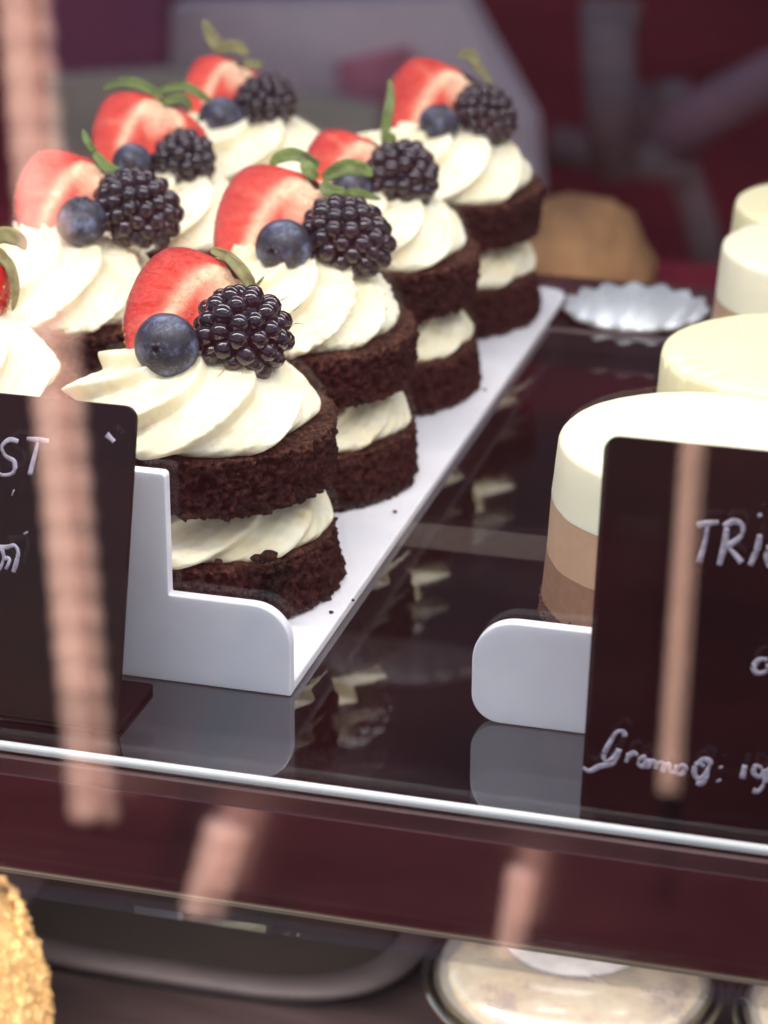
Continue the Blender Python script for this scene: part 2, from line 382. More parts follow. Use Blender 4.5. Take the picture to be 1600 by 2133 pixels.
def as_mesh(name, data, m):
    o = mesh_obj(name, data[0], data[1], m, cols=(np.array(data[2]) if len(data) > 2 else None)); me = o.data; bpy.data.objects.remove(o); return me
LOW = [as_mesh('lower_sponge', d, SPONGE) for d in sp_low]; TOP = [as_mesh('upper_sponge', d, SPONGE) for d in sp_top]
FIL = [as_mesh('cream_filling', swirl(3.25, 1.75, 8, 1.75, 3, .15, .38), CREAM), as_mesh('cream_filling', swirl(3.2, 1.75, 9, 1.6, 8, .6, .36), CREAM)]
SWL = [as_mesh('cream_swirl', swirl(3.1, 1.85, 7, 2.05, 21, .3, .52), CREAM), as_mesh('cream_swirl', swirl(2.95, 1.95, 9, 1.8, 34, 1.3, .46), CREAM), as_mesh('cream_swirl', swirl(2.95, 1.9, 8, 2.1, 55, .35, .46), CREAM)]
def child(name, me, parent, loc, rz=0, tilt=(0, 0), sc=1):
    o = bpy.data.objects.new(name, me); COL.objects.link(o); o.parent = parent; o.location = Vector(loc)*S; o.rotation_euler = (tilt[0], tilt[1], rz); o.scale = (sc, sc, sc); return o
CX, Y0, SP = -4.107, 5.3975, 7.955
CL = CX-7.15
def cake(x, y, v, rz, label, sv, tilt=(0, 0), srz=0, off=(0, 0)):
    c = empty('layer_cake', (x, y, .30), 0); tag(c, label, 'cake', 'chocolate layer cakes on the white tray')
    child('lower_sponge', LOW[v], c, (0, 0, 0), rz); child('cream_filling', FIL[v], c, (-.02, -.03, HB-.1), rz*1.7+1)
    child('upper_sponge', TOP[v], c, (off[0], off[1], ZC), rz*.6+2, tilt); child('cream_swirl', SWL[sv], c, (off[0]-.28, off[1]-(.5 if sv == 0 and y < 7 else .38), CAKETOP-.02), srz, tilt, 1.02 if sv == 0 and y < 7 and x > -8 else 1.07)
    return c
cakes = [
 cake(CX+.05, Y0, 0, .4, 'nearest chocolate cake, behind the stepped white plate with a blueberry at its front', 0, (0, math.radians(0)), 1.2),
 cake(CX, Y0+SP, 1, 1.9, 'second chocolate cake of the right row, with ragged cream under a green leaved strawberry', 1, srz=.2),
 cake(CX-.05, Y0+2*SP, 0, 3.3, 'third chocolate cake of the right row, strawberry leaf standing straight up', 2, srz=2.5),
 cake(CX+.2, Y0+3*SP, 1, 4.4, 'farthest chocolate cake of the right row, beside the end of the tray', 0, srz=4.),
 cake(CL-.2, Y0+.3, 1, 2.7, 'chocolate cake cut by the left photo edge, behind the left black card', 0, srz=5.1),
 cake(CL+.1, Y0+SP-.1, 0, 5.2, 'chocolate cake of the left row with a blueberry sitting crown up', 1, srz=3.4),
 cake(CL+.2, Y0+2*SP, 1, .9, 'third chocolate cake of the left row, strawberry with wide green leaves', 2, srz=1.),
 cake(CL+.4, Y0+3*SP, 0, 2.2, 'farthest chocolate cake of the left row, strawberry with a pointed leaf', 0, srz=2.9),
]
# loose cocoa crumbs on the tray and a few stuck to the nearest cake's cream
rndc = random.Random(31)
def crumb(name, P, s, parent=None):
    v, f = ico(s, 2); v = [(p[0]*(1+.5*fn(p[0]*6+P[0], p[1]*6, p[2]*6, 2)), p[1]*(1+.5*fn(p[0]*6, p[1]*6+P[1], p[2]*6, 2)), p[2]*.7) for p in v]
    return mesh_obj(name, v, f, SPONGE, parent, loc=P, cols=np.tile((.05, .02, .015), (len(v), 1)))
for px, py, s, wh in ((823, 1066, .07, 'beside the base of the second right-row cake'), (735, 1250, .05, 'between the nearest cake and the tray edge'), (1010, 812, .06, 'beside the base of the third right-row cake'), (690, 1275, .06, 'at the foot of the nearest cake')):
    P = at_z(px, py, .33); tag(crumb('cocoa_crumb', tuple(P), s), 'tiny cocoa crumb on the white tray '+wh, 'crumb', 'crumbs on the white tray')
c0 = cakes[0].location/S
for px, py, s in ((560, 1158, .22), (535, 1163, .15), (583, 1182, .12), (455, 1170, .12)):
    P = at_y(px, py, Y0-3.15+abs(px-430)*.0035); crumb('stuck_crumb', (P[0]-c0.x, P[1]-c0.y, P[2]-c0.z), s, cakes[0])
CC = [(c.location.x/S, c.location.y/S) for c in cakes]

# ------------------------------------------------------------------ berries
def blackberry_mesh(seed, n=50, ax=1.08, ay=1.0, az=1.0):
    rnd = random.Random(seed); parts = []; hairs = []
    for i in range(n):
        z = 1-2*(i+.5)/n; a = i*PI*(3-5**.5)+rnd.uniform(-.05, .05); z += rnd.uniform(-.012, .012); z = max(-1, min(1, z)); r = math.sqrt(1-z*z)
        d = Vector((r*math.cos(a)*ax, r*math.sin(a)*ay, z*az)); rr = rnd.uniform(.235, .27)
        c = d*(.80)*rnd.uniform(.97, 1.04)
        V, F = ico(1, 2)
        nrm = d.normalized(); q = nrm.to_track_quat('Z', 'Y').to_matrix()
        V = [tuple(c+q@Vector((v[0]*rr*rnd.uniform(1, 1.001), v[1]*rr*1.02, v[2]*rr*1.12))) for v in V]
        parts.append((V, F, 0))
        if rnd.random() < .5:
            t = Vector((rnd.uniform(-1, 1), rnd.uniform(-1, 1), rnd.uniform(-1, 1))).normalized(); b = c+nrm*rr*.75+t*rr*.8
            p = [b, b+nrm*.08+t*.06, b+nrm*.12+t*.14+Vector((0, 0, rnd.uniform(-.08, .05)))]
            hh = tube(p, [.010, .008, .003], 5); parts.append((hh[0], hh[1], 1))
    core = ico(.80, 3); parts.append(([(v[0]*ax, v[1]*ay, v[2]*az) for v in core[0]], core[1], 0))
    V, F, I = join(parts); o = mesh_obj('blackberry', V, F, [BLACK, HAIR], midx=I); me = o.data; bpy.data.objects.remove(o); return me
BB = [blackberry_mesh(4, 58), blackberry_mesh(9, 66, 1.22, 1, .95), blackberry_mesh(15, 56, 1.05, 1, 1)]
def blueberry_mesh(seed, ed=17):
    nu, nv = 96, 80; V = []; F = []
    for v in range(nv+1):
        ph = PI*v/nv
        for i in range(nu):
            a = 2*PI*i/nu; r = 1+.02*noise.noise(Vector((math.cos(a)*math.sin(ph)*1.5+seed, math.sin(a)*math.sin(ph)*1.5, math.cos(ph)*1.5)))
            z = math.cos(ph)*.93
            k = math.degrees(ph); star = .5+.5*math.cos(5*a+seed)
            edge = ed+ed*.28*star
            if k < edge+8:
                rim = math.exp(-((k-edge)/3.2)**2)*.05*(.5+star); cen = -.13*max(0, 1-(k/(edge-1))**2) if k < edge-1 else 0
                r += rim*.6; z += rim+cen
            V.append((r*math.sin(ph)*math.cos(a), r*math.sin(ph)*math.sin(a), z))
    for k in range(nv):
        for i in range(nu):
            j = (i+1) % nu; F.append((k*nu+i, (k+1)*nu+i, (k+1)*nu+j, k*nu+j))
    o = mesh_obj('blueberry', V, F, BLUE); me = o.data; bpy.data.objects.remove(o); return me
BL = [blueberry_mesh(1, 7), blueberry_mesh(6, 8), blueberry_mesh(3, 19)]
def berry(name, me, px, py, diam_px, dep, rot, label, group, sc=(1, 1, 1)):
    P = at_d(px, py, dep); r = diam_px/FPX*dep/2
    o = bpy.data.objects.new(name, me); COL.objects.link(o); o.location = Vector(P)*S; o.rotation_euler = rot; o.scale = (r*sc[0], r*sc[1], r*sc[2])
    tag(o, label, name, group); return o
def toward(dx, dy, dz):      # rotation whose +Z points to image-right*dx + image-up*dy + towards-camera*dz
    d = Vector(RV)*dx+Vector(UV)*dy-Vector(FV)*dz; return d.to_track_quat('Z', 'Y').to_euler()
def cdep(i, dy, z): return depth((CC[i][0], CC[i][1]+dy, z))
GB, GK, GS = 'blueberries on the cakes', 'blackberries on the cakes', 'halved strawberries on the cakes'
ZF = CAKETOP+2
# index: 0..3 right row near to far, 4..7 left row near to far
berry('blueberry', BL[0], 347, 720, 137, cdep(0, -1.6, ZF), toward(-.3, -.22, 1), 'blueberry on the nearest cake, in front of its red strawberry half', GB)
berry('blackberry', BB[0], 507, 693, 190, cdep(0, -.9, ZF), (.4, .5, .3), 'glossy blackberry on the nearest cake, right of the blueberry', GK)
berry('blueberry', BL[1], 591, 516, 121, cdep(1, -1.1, ZF), toward(-.50, -.32, 1), 'blueberry with small pale crown ring, on the second right-row cake with ragged cream', GB)
berry('blackberry', BB[1], 724, 492, 168, cdep(1, -.5, ZF), (.1, .35, -.2), 'wide blackberry on the second right-row cake, lying on ragged cream', GK)
berry('blueberry', BL[0], 735, 388, 92, cdep(2, -.9, ZF), toward(.2, .5, .5), 'blueberry half hidden between green leaf and blackberry on the third right-row cake', GB)
berry('blackberry', BB[2], 838, 366, 146, cdep(2, -.7, ZF), (1.2, .5, .3), 'blackberry on the third right-row cake, beside an upright strawberry leaf', GK)
berry('blueberry', BL[1], 914, 258, 86, cdep(3, -1.1, ZF), toward(.3, .8, .2), 'blurred blueberry on the farthest right-row cake', GB)
berry('blackberry', BB[1], 1012, 238, 118, cdep(3, -.5, ZF), (.2, .7, -.1), 'blackberry with reddish patch on the farthest right-row cake', GK)
berry('blueberry', BL[2], 170, 462, 108, cdep(5, -1.2, ZF), toward(-.1, .9, .42), 'blueberry with its crown facing up, on the left-row cake beside dry leaves', GB)
berry('blackberry', BB[1], 288, 434, 160, cdep(5, -.6, ZF), (.3, .45, .1), 'large blackberry right of the crown up blueberry in the left row', GK)
berry('blueberry', BL[1], 276, 338, 84, cdep(6, -1.0, ZF), toward(.1, .7, -.3), 'smooth blueberry between two blackberries on the third left-row cake', GB)
berry('blackberry', BB[2], 382, 336, 128, cdep(6, -.6, ZF), (.9, .1, .8), 'round blackberry on the third left-row cake', GK)
berry('blueberry', BL[0], 462, 248, 98, cdep(7, -1.1, ZF), toward(.1, .7, -.3), 'dark blurred blueberry on the farthest left-row cake', GB)
berry('blackberry', BB[0], 552, 216, 120, cdep(7, -.6, ZF), (.9, .1, .8), 'blurred blackberry on the farthest left-row cake', GK)

# strawberries: local X width, Z tip to crown, -Y the cut face
TILT = math.radians(16)
_ps = np.linspace(0, 1, 401); _pw = np.interp(_ps, [0, .05, .15, .3, .45, .6, .75, .85, .93, .98, 1], [.02, .3, .58, .84, .95, 1, .98, .9, .70, .42, .10])
_pw = np.convolve(np.pad(_pw, 14, mode='edge'), np.ones(29)/29, 'valid')
def straw_profile(s, W):
    return W*float(np.interp(s, _ps, _pw))
def strawberry(tip, crown, half_px, dep, leaves, label, turn=0., seed=1, dry=False, back=False, bow=0.):
    T = Vector(at_d(*tip, dep)); Cn = Vector(at_d(*crown, dep)); L = (Cn-T).length; W = half_px/FPX*dep
    z = (Cn-T).normalized(); L /= math.cos(TILT); tocam = (Vector(CAM)-T).normalized(); y = -(tocam-z*tocam.dot(z)).normalized()
    x = y.cross(z).normalized(); R3 = Matrix((x, y, z)).transposed()
    R3 = R3 @ Matrix.Rotation(-TILT, 3, 'X') @ Matrix.Rotation(turn+(PI if back else 0), 3, 'Z')
    root = bpy.data.objects.new('strawberry_half', None); COL.objects.link(root); root.empty_display_size = .01
    root.matrix_world = Matrix.Translation(T*S) @ R3.to_4x4()
    tag(root, label, 'strawberry', GS)
    rnd = random.Random(seed)
    ns, nx = 110, 81; V = []; C = []; F = []
    red = np.array((.50, .012, .010)); mid = np.array((.76, .042, .018)); pale = np.array((.95, .68, .44)); deep = np.array((.42, .010, .012))
    for i in range(ns+1):
        s = i/ns; w = straw_profile(s, W)
        for j in range(nx):
            u = j/(nx-1)*2-1; xx = u*w+bow*math.sin(PI*s); zz = s*L
            if s > .93: zz -= (s-.93)*L*.8*(1-abs(u))
            yy = .03*fn(xx+seed, zz, 0, 2.5, 3)-.05*(1-u*u)*math.sin(PI*s)+.10*math.exp(-((abs(u)-.5)/.08)**2)*0
            V.append((xx, yy, zz))
            d = abs(u); e = min(1, max(0, (d-.60)/.4))**1.3
            s_ = s+.04*fn(xx, zz, seed, 1.3, 2)
            c = mid.copy()
            streak = noise.noise(Vector((u*9/(.3+abs(u)), s*1.5*3, seed)))*.5+.5
            c = c*(.70+.55*streak)
            vein = math.exp(-((d-(.50-.12*s_))/(.075+.05*s_))**2)*min(1, max(0, (s_-.12)/.3))*.75
            core = max(0, 1-(d/(.62*max(.01, s_-.52)/.45+.02))**2) if s_ > .54 else 0
            core = core*min(1, (s_-.54)/.3)
            rays = max(0, noise.noise(Vector((math.atan2(u, s-.75)*7, seed, 2))))*.5*min(1, max(0, (d-.3)/.3))
            k = min(.92, vein*1.0+core*.85+rays*.7)
            c = c*(1-k)+pale*k
            c = c*(1-e)+(red if e < .8 else deep)*e
            C.append(c)
    for i in range(ns):
        for j in range(nx-1):
            a = i*nx+j; F.append((a, a+1, a+nx+1, a+nx))
    mesh_obj('cut_face', V, F, FLESH, root, cols=np.array(C))
    V = []; F = []; I = []; na = 40
    for i in range(ns+1):
        s = i/ns; w = straw_profile(s, W)
        for j in range(na+1):
            a = PI*j/na; V.append((w*math.cos(a)*1.004+bow*math.sin(PI*s), w*math.sin(a)*.85+.012, s*L))
    for i in range(ns):
        for j in range(na):
            a = i*(na+1)+j; F.append((a, a+na+1, a+na+2, a+1))
    F.append(tuple(ns*(na+1)+j for j in range(na+1)))
    parts = [(V, F, 0)]
    for k in range(70):
        s = .08+.84*((k*.618) % 1); row = rnd.uniform(.0, 1); a = PI*(.01+.98*row); w = straw_profile(s, W)
        c = Vector((w*math.cos(a)+bow*math.sin(PI*s), w*math.sin(a)*.85, s*L)); v, f = ico(1, 1)
        parts.append(([(c.x+p[0]*.035, c.y+p[1]*.035, c.z+p[2]*.06) for p in v], f, 1))
    V, F, I = join(parts); mesh_obj('skin', V, F, [SKIN, SEED], root, midx=I)
    # calyx: blades through picture points, then in local space
    Mi = (Matrix.Translation(T) @ R3.to_4x4()).inverted(); parts = []
    for lf in leaves:
        pp, wpx, dz = lf; P3 = [Vector(at_d(p[0], p[1], dep+L*math.sin(TILT)-dz*.7)) for p in pp]; n = 14; rows = []
        wd = wpx/FPX*dep/2*.86
        for k in range(n+1):
            t = k/n*(len(P3)-1); a = min(int(t), len(P3)-2); f = t-a
            p0 = P3[max(a-1, 0)]; p1 = P3[a]; p2 = P3[a+1]; p3 = P3[min(a+2, len(P3)-1)]
            c = .5*((2*p1)+(p2-p0)*f+(2*p0-5*p1+4*p2-p3)*f*f+(3*p1-p0-3*p2+p3)*f**3)
            rows.append(c)
        V = []; F = []; m = 7
        for k, c in enumerate(rows):
            t = k/n; dr = (rows[min(k+1, n)]-rows[max(k-1, 0)]).normalized(); nn = tocam; sd_ = dr.cross(nn).normalized()
            ww = wd*(math.sin(PI*min(1, .12+t*.88))**.7)*(1 if t < .98 else .2)
            for side in (0, 1):
                for q in range(m):
                    u = q/(m-1)*2-1
                    p = c+sd_*u*ww+nn*(.22*abs(u)*ww+.10*math.sin(t*PI)+.05*noise.noise(Vector((u*2, t*6, seed))))+(nn*(-.035) if side else Vector((0, 0, 0)))
                    V.append(tuple(Mi @ p))
        st = 2*m
        for k in range(n):
            for q in range(m-1):
                a = k*st+q; F.append((a, a+1, a+st+1, a+st)); b = a+m; F.append((b, b+st, b+st+1, b+1))
            a = k*st; F.append((a, a+st, a+st+m, a+m)); a = k*st+m-1; F.append((a, a+m, a+st+m, a+st))
        parts.append((V, F, 0))
    if parts:
        V, F, I = join(parts); mesh_obj('calyx', V, F, CALYX_DRY if dry else CALYX, root)
    return root
strawberry((322, 830), (500, 562), 172, cdep(0, .15, ZF), [([(440, 520), (478, 538), (512, 572), (528, 612)], 30, .25), ([(470, 532), (500, 560), (520, 590), (533, 616)], 34, .45), ([(525, 606), (537, 592), (552, 574)], 9, .3), ([(524, 600), (534, 612), (532, 622)], 12, .3)],
           'red strawberry half behind the blueberry on the nearest cake', .12, 3, dry=True)
strawberry((522, 640), (668, 372), 164, cdep(1, .2, ZF), [([(672, 372), (715, 350), (752, 352), (778, 366)], 42, .3), ([(660, 372), (640, 350), (632, 332)], 34, .35), ([(665, 345), (615, 322), (578, 330), (564, 350)], 34, -.5), ([(670, 380), (690, 400), (720, 395)], 36, .5), ([(705, 412), (740, 402), (795, 416)], 24, -.2)],
           'bright strawberry half with curling green leaves on the second right-row cake', .05, 5)
strawberry((698, 480), (800, 300), 134, cdep(2, .2, ZF), [([(800, 300), (806, 250), (813, 205), (812, 162)], 26, .2), ([(796, 290), (815, 285), (822, 300)], 22, .3)],
           'strawberry half whose single leaf stands straight up', .1, 7)
strawberry((874, 350), (985, 150), 140, cdep(3, .2, ZF), [([(955, 112), (985, 118), (1000, 150)], 26, .2), ([(975, 120), (1005, 150), (1028, 185)], 18, .2)],
           'blurred strawberry half on the farthest right-row cake', .15, 9, dry=True)
strawberry((100, 560), (222, 345), 146, cdep(5, .2, ZF), [([(200, 318), (182, 296), (172, 268)], 18, .2), ([(196, 318), (225, 350), (262, 362)], 28, .3), ([(210, 335), (245, 360), (275, 380)], 20, .35)],
           'strawberry half with a short leaf spike, left-row cake beside the crown up blueberry', .05, 11)
strawberry((264, 410), (350, 205), 124, cdep(6, .2, ZF), [([(340, 205), (295, 178), (250, 172), (213, 186)], 26, .2), ([(330, 190), (380, 180), (415, 196), (442, 214)], 24, .25), ([(340, 215), (380, 205), (400, 230)], 24, .35)],
           'strawberry half with long level green leaves on the third left-row cake', .05, 13)
strawberry((436, 290), (505, 125), 94, cdep(7, .2, ZF), [([(470, 110), (448, 90), (435, 66), (424, 40)], 34, .2), ([(450, 100), (490, 98), (520, 115)], 30, .25), ([(505, 130), (530, 135), (548, 132)], 22, .2)],
           'small blurred strawberry half with a pointed leaf on the farthest left-row cake', .1, 15, dry=True)
strawberry((-62, 690), (-60, 515), 92, cdep(4, .1, ZF), [([(-35, 510), (5, 490), (40, 500), (53, 522)], 42, .5), ([(-30, 520), (15, 545), (32, 600), (26, 650)], 26, .9), ([(-40, 520), (0, 530), (12, 560)], 30, .9)],
           'strawberry half showing its red skin at the left photo edge', .5, 17, dry=True, back=True)

# ------------------------------------------------------------------ mousse cakes
def mousse(px_left, py_top, R, y, label, top, zs=None, broken=False, off=0):
    # x from the left silhouette at height of the top rim
    H = 4.85
    lo, hi = -5, 60
    x = xc = None
    best = 1e9
    for k in range(1200):
        X = 4+k*.02; d = np.array([X-CAM[0], y-CAM[1]]); d /= np.linalg.norm(d)
        P = np.array([X-R*d[1], y+R*d[0], H+.3]); q = P-CAM; sx = 800+FPX*(q@RV)/(q@FV)
        if abs(sx-px_left) < best: best = abs(sx-px_left); xc = X
    c = empty('mousse_cake', (xc+off, y, .30)); tag(c, label, 'cake', 'layered mousse cakes')
    a, b = 1.0, 2.05; t3 = 3.25; Rb = R+.34
    def rr(z): return Rb+(R-Rb)*z/H
    def ring(z0, z1, extra=0): return [(.01, z0), (rr(z0)+extra, z0), (rr((z0+z1)/2)+extra, (z0+z1)/2), (rr(z1)+extra, z1), (.01, z1)]
    # crumb base with separate crumbs pressed in one mesh
    rnd = random.Random(int(px_left)); parts = [(*lathe([(.01, 0), (rr(0)-.05, 0), (rr(.6)-.03, .6), (.01, .6)]), 0)]
    for k in range(900):
        an = rnd.uniform(0, 2*PI); z = rnd.uniform(.03, .72 if rnd.random() < .3 else .5); s = rnd.uniform(.03, .085)*(1 if z < .5 else .7)
        v, f = ico(s, 1, ((rr(z)-.02)*math.cos(an), (rr(z)-.02)*math.sin(an), z)); v = [(p[0]+rnd.uniform(-.3, .3)*s, p[1]+rnd.uniform(-.3, .3)*s, p[2]+rnd.uniform(-.3, .3)*s) for p in v]; parts.append((v, f, 0))
    V, F, I = join(parts); mesh_obj('crumb_base', V, F, simple('cocoa_crumb', (.07, .03, .022), .7, var=.4, nscale=300), c)
    mesh_obj('dark_layer', *lathe(ring(.6, 1.85, .004)), BROWNM, c); mesh_obj('milk_layer', *lathe(ring(1.85, 3.25, .0)), TANM, c)
    V, F = lathe([(.01, 3.25), (rr(3.25)+.004, 3.25), (rr(3.6)+.004, 3.6), (rr(4)+.004, 4.0), (R, H-.18), (R-.03, H-.08), (R-.10, H-.02), (R-.2, H), (R-.6, H+.0), (R*.5, H+.01), (.01, H+.015)], 160)
    if broken:
        V = [(v[0], v[1], v[2]-(max(0, fn(v[0], v[1], 0, 2.5, 3))*.35 if v[2] > H-.2 and math.hypot(v[0], v[1]) > R-.4 and v[1] < 0 else 0)) for v in V]
    o = mesh_obj('top_layer', V, F, top, c)
    sd0 = px_left*.01
    for ch in c.children:
        if ch.name.startswith('crumb'): continue
        for v in ch.data.vertices:
            x, y_, z = v.co.x/S, v.co.y/S, v.co.z/S; rad = math.hypot(x, y_)
            if rad < R-.7: 
                v.co.z += .02*fn(x+sd0, y_, 0, 1.2, 3)*S; continue
            d = .035*fn(x+sd0, y_, z, .5, 3)+.012*fn(x, y_+sd0, z, 3, 3)
            dz = .05*fn(x+sd0, y_, 3.3, .55, 3) if z < H-.4 else .02*fn(x+sd0, y_, 0, 1.2, 3)
            v.co.x += x/rad*d*S; v.co.y += y_/rad*d*S; v.co.z += dz*S
    for ch in c.children:
        if ch.name.startswith(('dark', 'milk', 'top')):
            m = ch.modifiers.new('e', 'EDGE_SPLIT'); m.split_angle = math.radians(50)
    return c
mousse(1163, 0, 3.6, 6.4, 'nearest layered mousse cake, its smooth white top half hidden by the right black card', WHITEM)
mousse(1380, 0, 3.6, 13.7, 'mousse cake with yellowish top and chipped front rim, just behind the nearest mousse', YELLOWM, broken=True)
mousse(1505, 0, 3.5, 24.2, 'third mousse cake with pale flat top, cut by the right photo edge', WHITEM)
mousse(1531, 0, 3.4, 29.2, 'farthest pale yellow mousse cake at the upper right', YELLOWM)

# ------------------------------------------------------------------ price cards
def sign(name, label, P_top, P_bot, y, width, to_left, rad):
    """card in a plane leaning slightly back; P_top/P_bot are picture points of its free side edge"""
    zb = .05
    b = at_y(*P_bot, y)
    # lean: card top goes back by L
    root = empty(name, (b[0], y, zb)); tag(root, label, 'price card')
    return root, b
def to_plane(px, py, P0, n):
    d = ray(px, py); return CAM+d*((P0-CAM)@n)/(d@n)
def card(label, top_px, bot_px, y, side, W_, rad, foot):
    b = at_z(*bot_px, .02); b = at_y(*bot_px, b[1]) ; yb = b[1]
    # find the lean so the top corner lies on the ray and the edge stays in the x = const plane as nearly as possible
    best = None
    for k in range(-30, 61):
        ln = math.radians(k*.5); n = np.array([0, -math.cos(ln), math.sin(ln)]); P = to_plane(*top_px, b, n)
        e = abs(P[0]-b[0])
        if best is None or e < best[0]: best = (e, ln, n, P)
    e, ln, n, P = best
    root = empty('price_card', (b[0], b[1], .02)); tag(root, label, 'price card')
    up = np.array([0, math.sin(ln), math.cos(ln)]); H = float((P-b)@up); right = np.array([1., 0, 0])
    skew = float((P-b)@right)
    pts2 = [(0, 0), (side*W_, 0), (side*W_+skew, H), (skew, H)]
    pts2 = rounded(pts2, [.1, .3, rad, rad], 8)
    th = .16
    V = [tuple(right*p[0]+up*p[1]+n*t) for t in (0, -th) for p in pts2]; m = len(pts2)
    F = [tuple(range(m)), tuple(range(2*m-1, m-1, -1))]+[(i, i+m, (i+1) % m+m, (i+1) % m) for i in range(m)]
    o = mesh_obj('card', V, F, CARD, root, smooth=False); bevel(fix_normals(o), .02, 2)
    if foot: 
        x1 = foot; V, F = prism(rounded([(0, .02), (side*W_, .02), (side*W_, x1), (0, x1)], [0, 0, .12, .12], 5), 'z', .0, .14)
        o = mesh_obj('foot', V, F, CARD, root, smooth=False); bevel(fix_normals(o), .02, 2)
    return root, b, n, o
def writing(root, b, n, strokes, wpx, name='writing'):
    parts = []
    for st in strokes:
        P = [to_plane(p[0], p[1], b+n*.012, n) for p in st]
        # smooth (Catmull-Rom)
        Q = []
        for i in range(len(P)-1):
            p0 = P[max(i-1, 0)]; p1 = P[i]; p2 = P[i+1]; p3 = P[min(i+2, len(P)-1)]
            for f in np.linspace(0, 1, 5, endpoint=False): Q.append(.5*((2*p1)+(p2-p0)*f+(2*p0-5*p1+4*p2-p3)*f*f+(3*p1-p0-3*p2+p3)*f**3))
        Q.append(P[-1]); Q = [q-np.array([b[0], b[1], .02]) for q in Q]
        r = wpx/FPX*depth(b)/2
        Rr = [r*(.92+.2*math.sin(k*.37+st[0][0])) for k in range(len(Q))]
        v, f = tube(Q, Rr, 8, flat=(tuple(n), .18)); parts.append((v, f, 0))
    V, F, I = join(parts); return mesh_obj(name, V, F, CHALK, root)
r2, b2, n2, _ = card('black card reading TRi with a price line below, in front of the mousse', (1259, 908), (1207, 1690), 0, 1, 9.5, .32, 2.2)
tri = [[(1452, 1094), (1475, 1090), (1497, 1088)], [(1474, 1092), (1468, 1130), (1456, 1172)],
       [(1514, 1100), (1508, 1140), (1498, 1178)], [(1508, 1096), (1530, 1086), (1547, 1096), (1544, 1116), (1524, 1132), (1506, 1136)], [(1512, 1136), (1530, 1154), (1545, 1172)],
       [(1583, 1114), (1577, 1145), (1562, 1178)], [(1581, 1070), (1584, 1076)], [(1604, 1138), (1596, 1160), (1602, 1182)],
       [(1600, 1375), (1582, 1374), (1570, 1390), (1578, 1402), (1596, 1398), (1602, 1384)]]
writing(r2, b2, n2, tri, 12)
gram = [[(1302, 1534), (1298, 1524), (1284, 1526), (1270, 1548), (1258, 1572), (1262, 1586), (1278, 1578), (1290, 1562)], [(1290, 1560), (1284, 1580), (1276, 1592), (1250, 1596), (1228, 1606), (1214, 1598)],
        [(1310, 1570), (1304, 1588)], [(1308, 1576), (1320, 1568), (1328, 1574)],
        [(1346, 1578), (1334, 1580), (1330, 1592), (1340, 1596), (1350, 1582)], [(1350, 1580), (1350, 1598), (1358, 1586), (1366, 1588), (1366, 1602)], [(1366, 1596), (1374, 1588), (1382, 1592), (1380, 1608)],
        [(1382, 1600), (1392, 1592), (1396, 1606), (1404, 1608), (1412, 1594)], [(1410, 1596), (1408, 1610), (1420, 1612), (1428, 1600), (1420, 1594), (1412, 1602)],
        [(1468, 1596), (1452, 1590), (1446, 1610), (1456, 1622), (1470, 1610), (1480, 1588), (1466, 1582), (1456, 1588)], [(1474, 1600), (1472, 1620), (1462, 1632), (1450, 1630)],
        [(1500, 1596), (1502, 1600)], [(1496, 1624), (1498, 1628)], [(1552, 1594), (1546, 1622)], [(1588, 1600), (1574, 1596), (1570, 1610), (1582, 1618), (1592, 1604)], [(1592, 1602), (1592, 1630), (1580, 1648), (1568, 1646)], [(1602, 1600), (1598, 1630)]]
writing(r2, b2, n2, gram, 11)
r1, b1, n1, _ = card('black card reading ST at the left edge, in front of the tray plate', (285, 848), (243, 1532), 0, -1, 9.0, .32, 2.55)
st_ = [[(38, 920), (20, 916), (4, 930), (12, 950), (30, 962), (28, 984), (8, 990), (-8, 984)], [(56, 914), (80, 916), (102, 919)], [(80, 917), (72, 950), (62, 990)],
       [(-6, 1140), (14, 1140), (30, 1136), (38, 1150), (34, 1172), (28, 1192)], [(2, 1140), (8, 1160), (2, 1180), (-4, 1186)], [(8, 1162), (20, 1166), (12, 1186)], [(53, 1108), (55, 1112)], [(222, 905), (232, 914), (238, 920)], [(26, 1026), (28, 1027)]]
writing(r1, b1, n1, st_[:6], 10)
for q in st_[6:]: writing(r1, b1, n1, [q], 14, 'marker_dot')

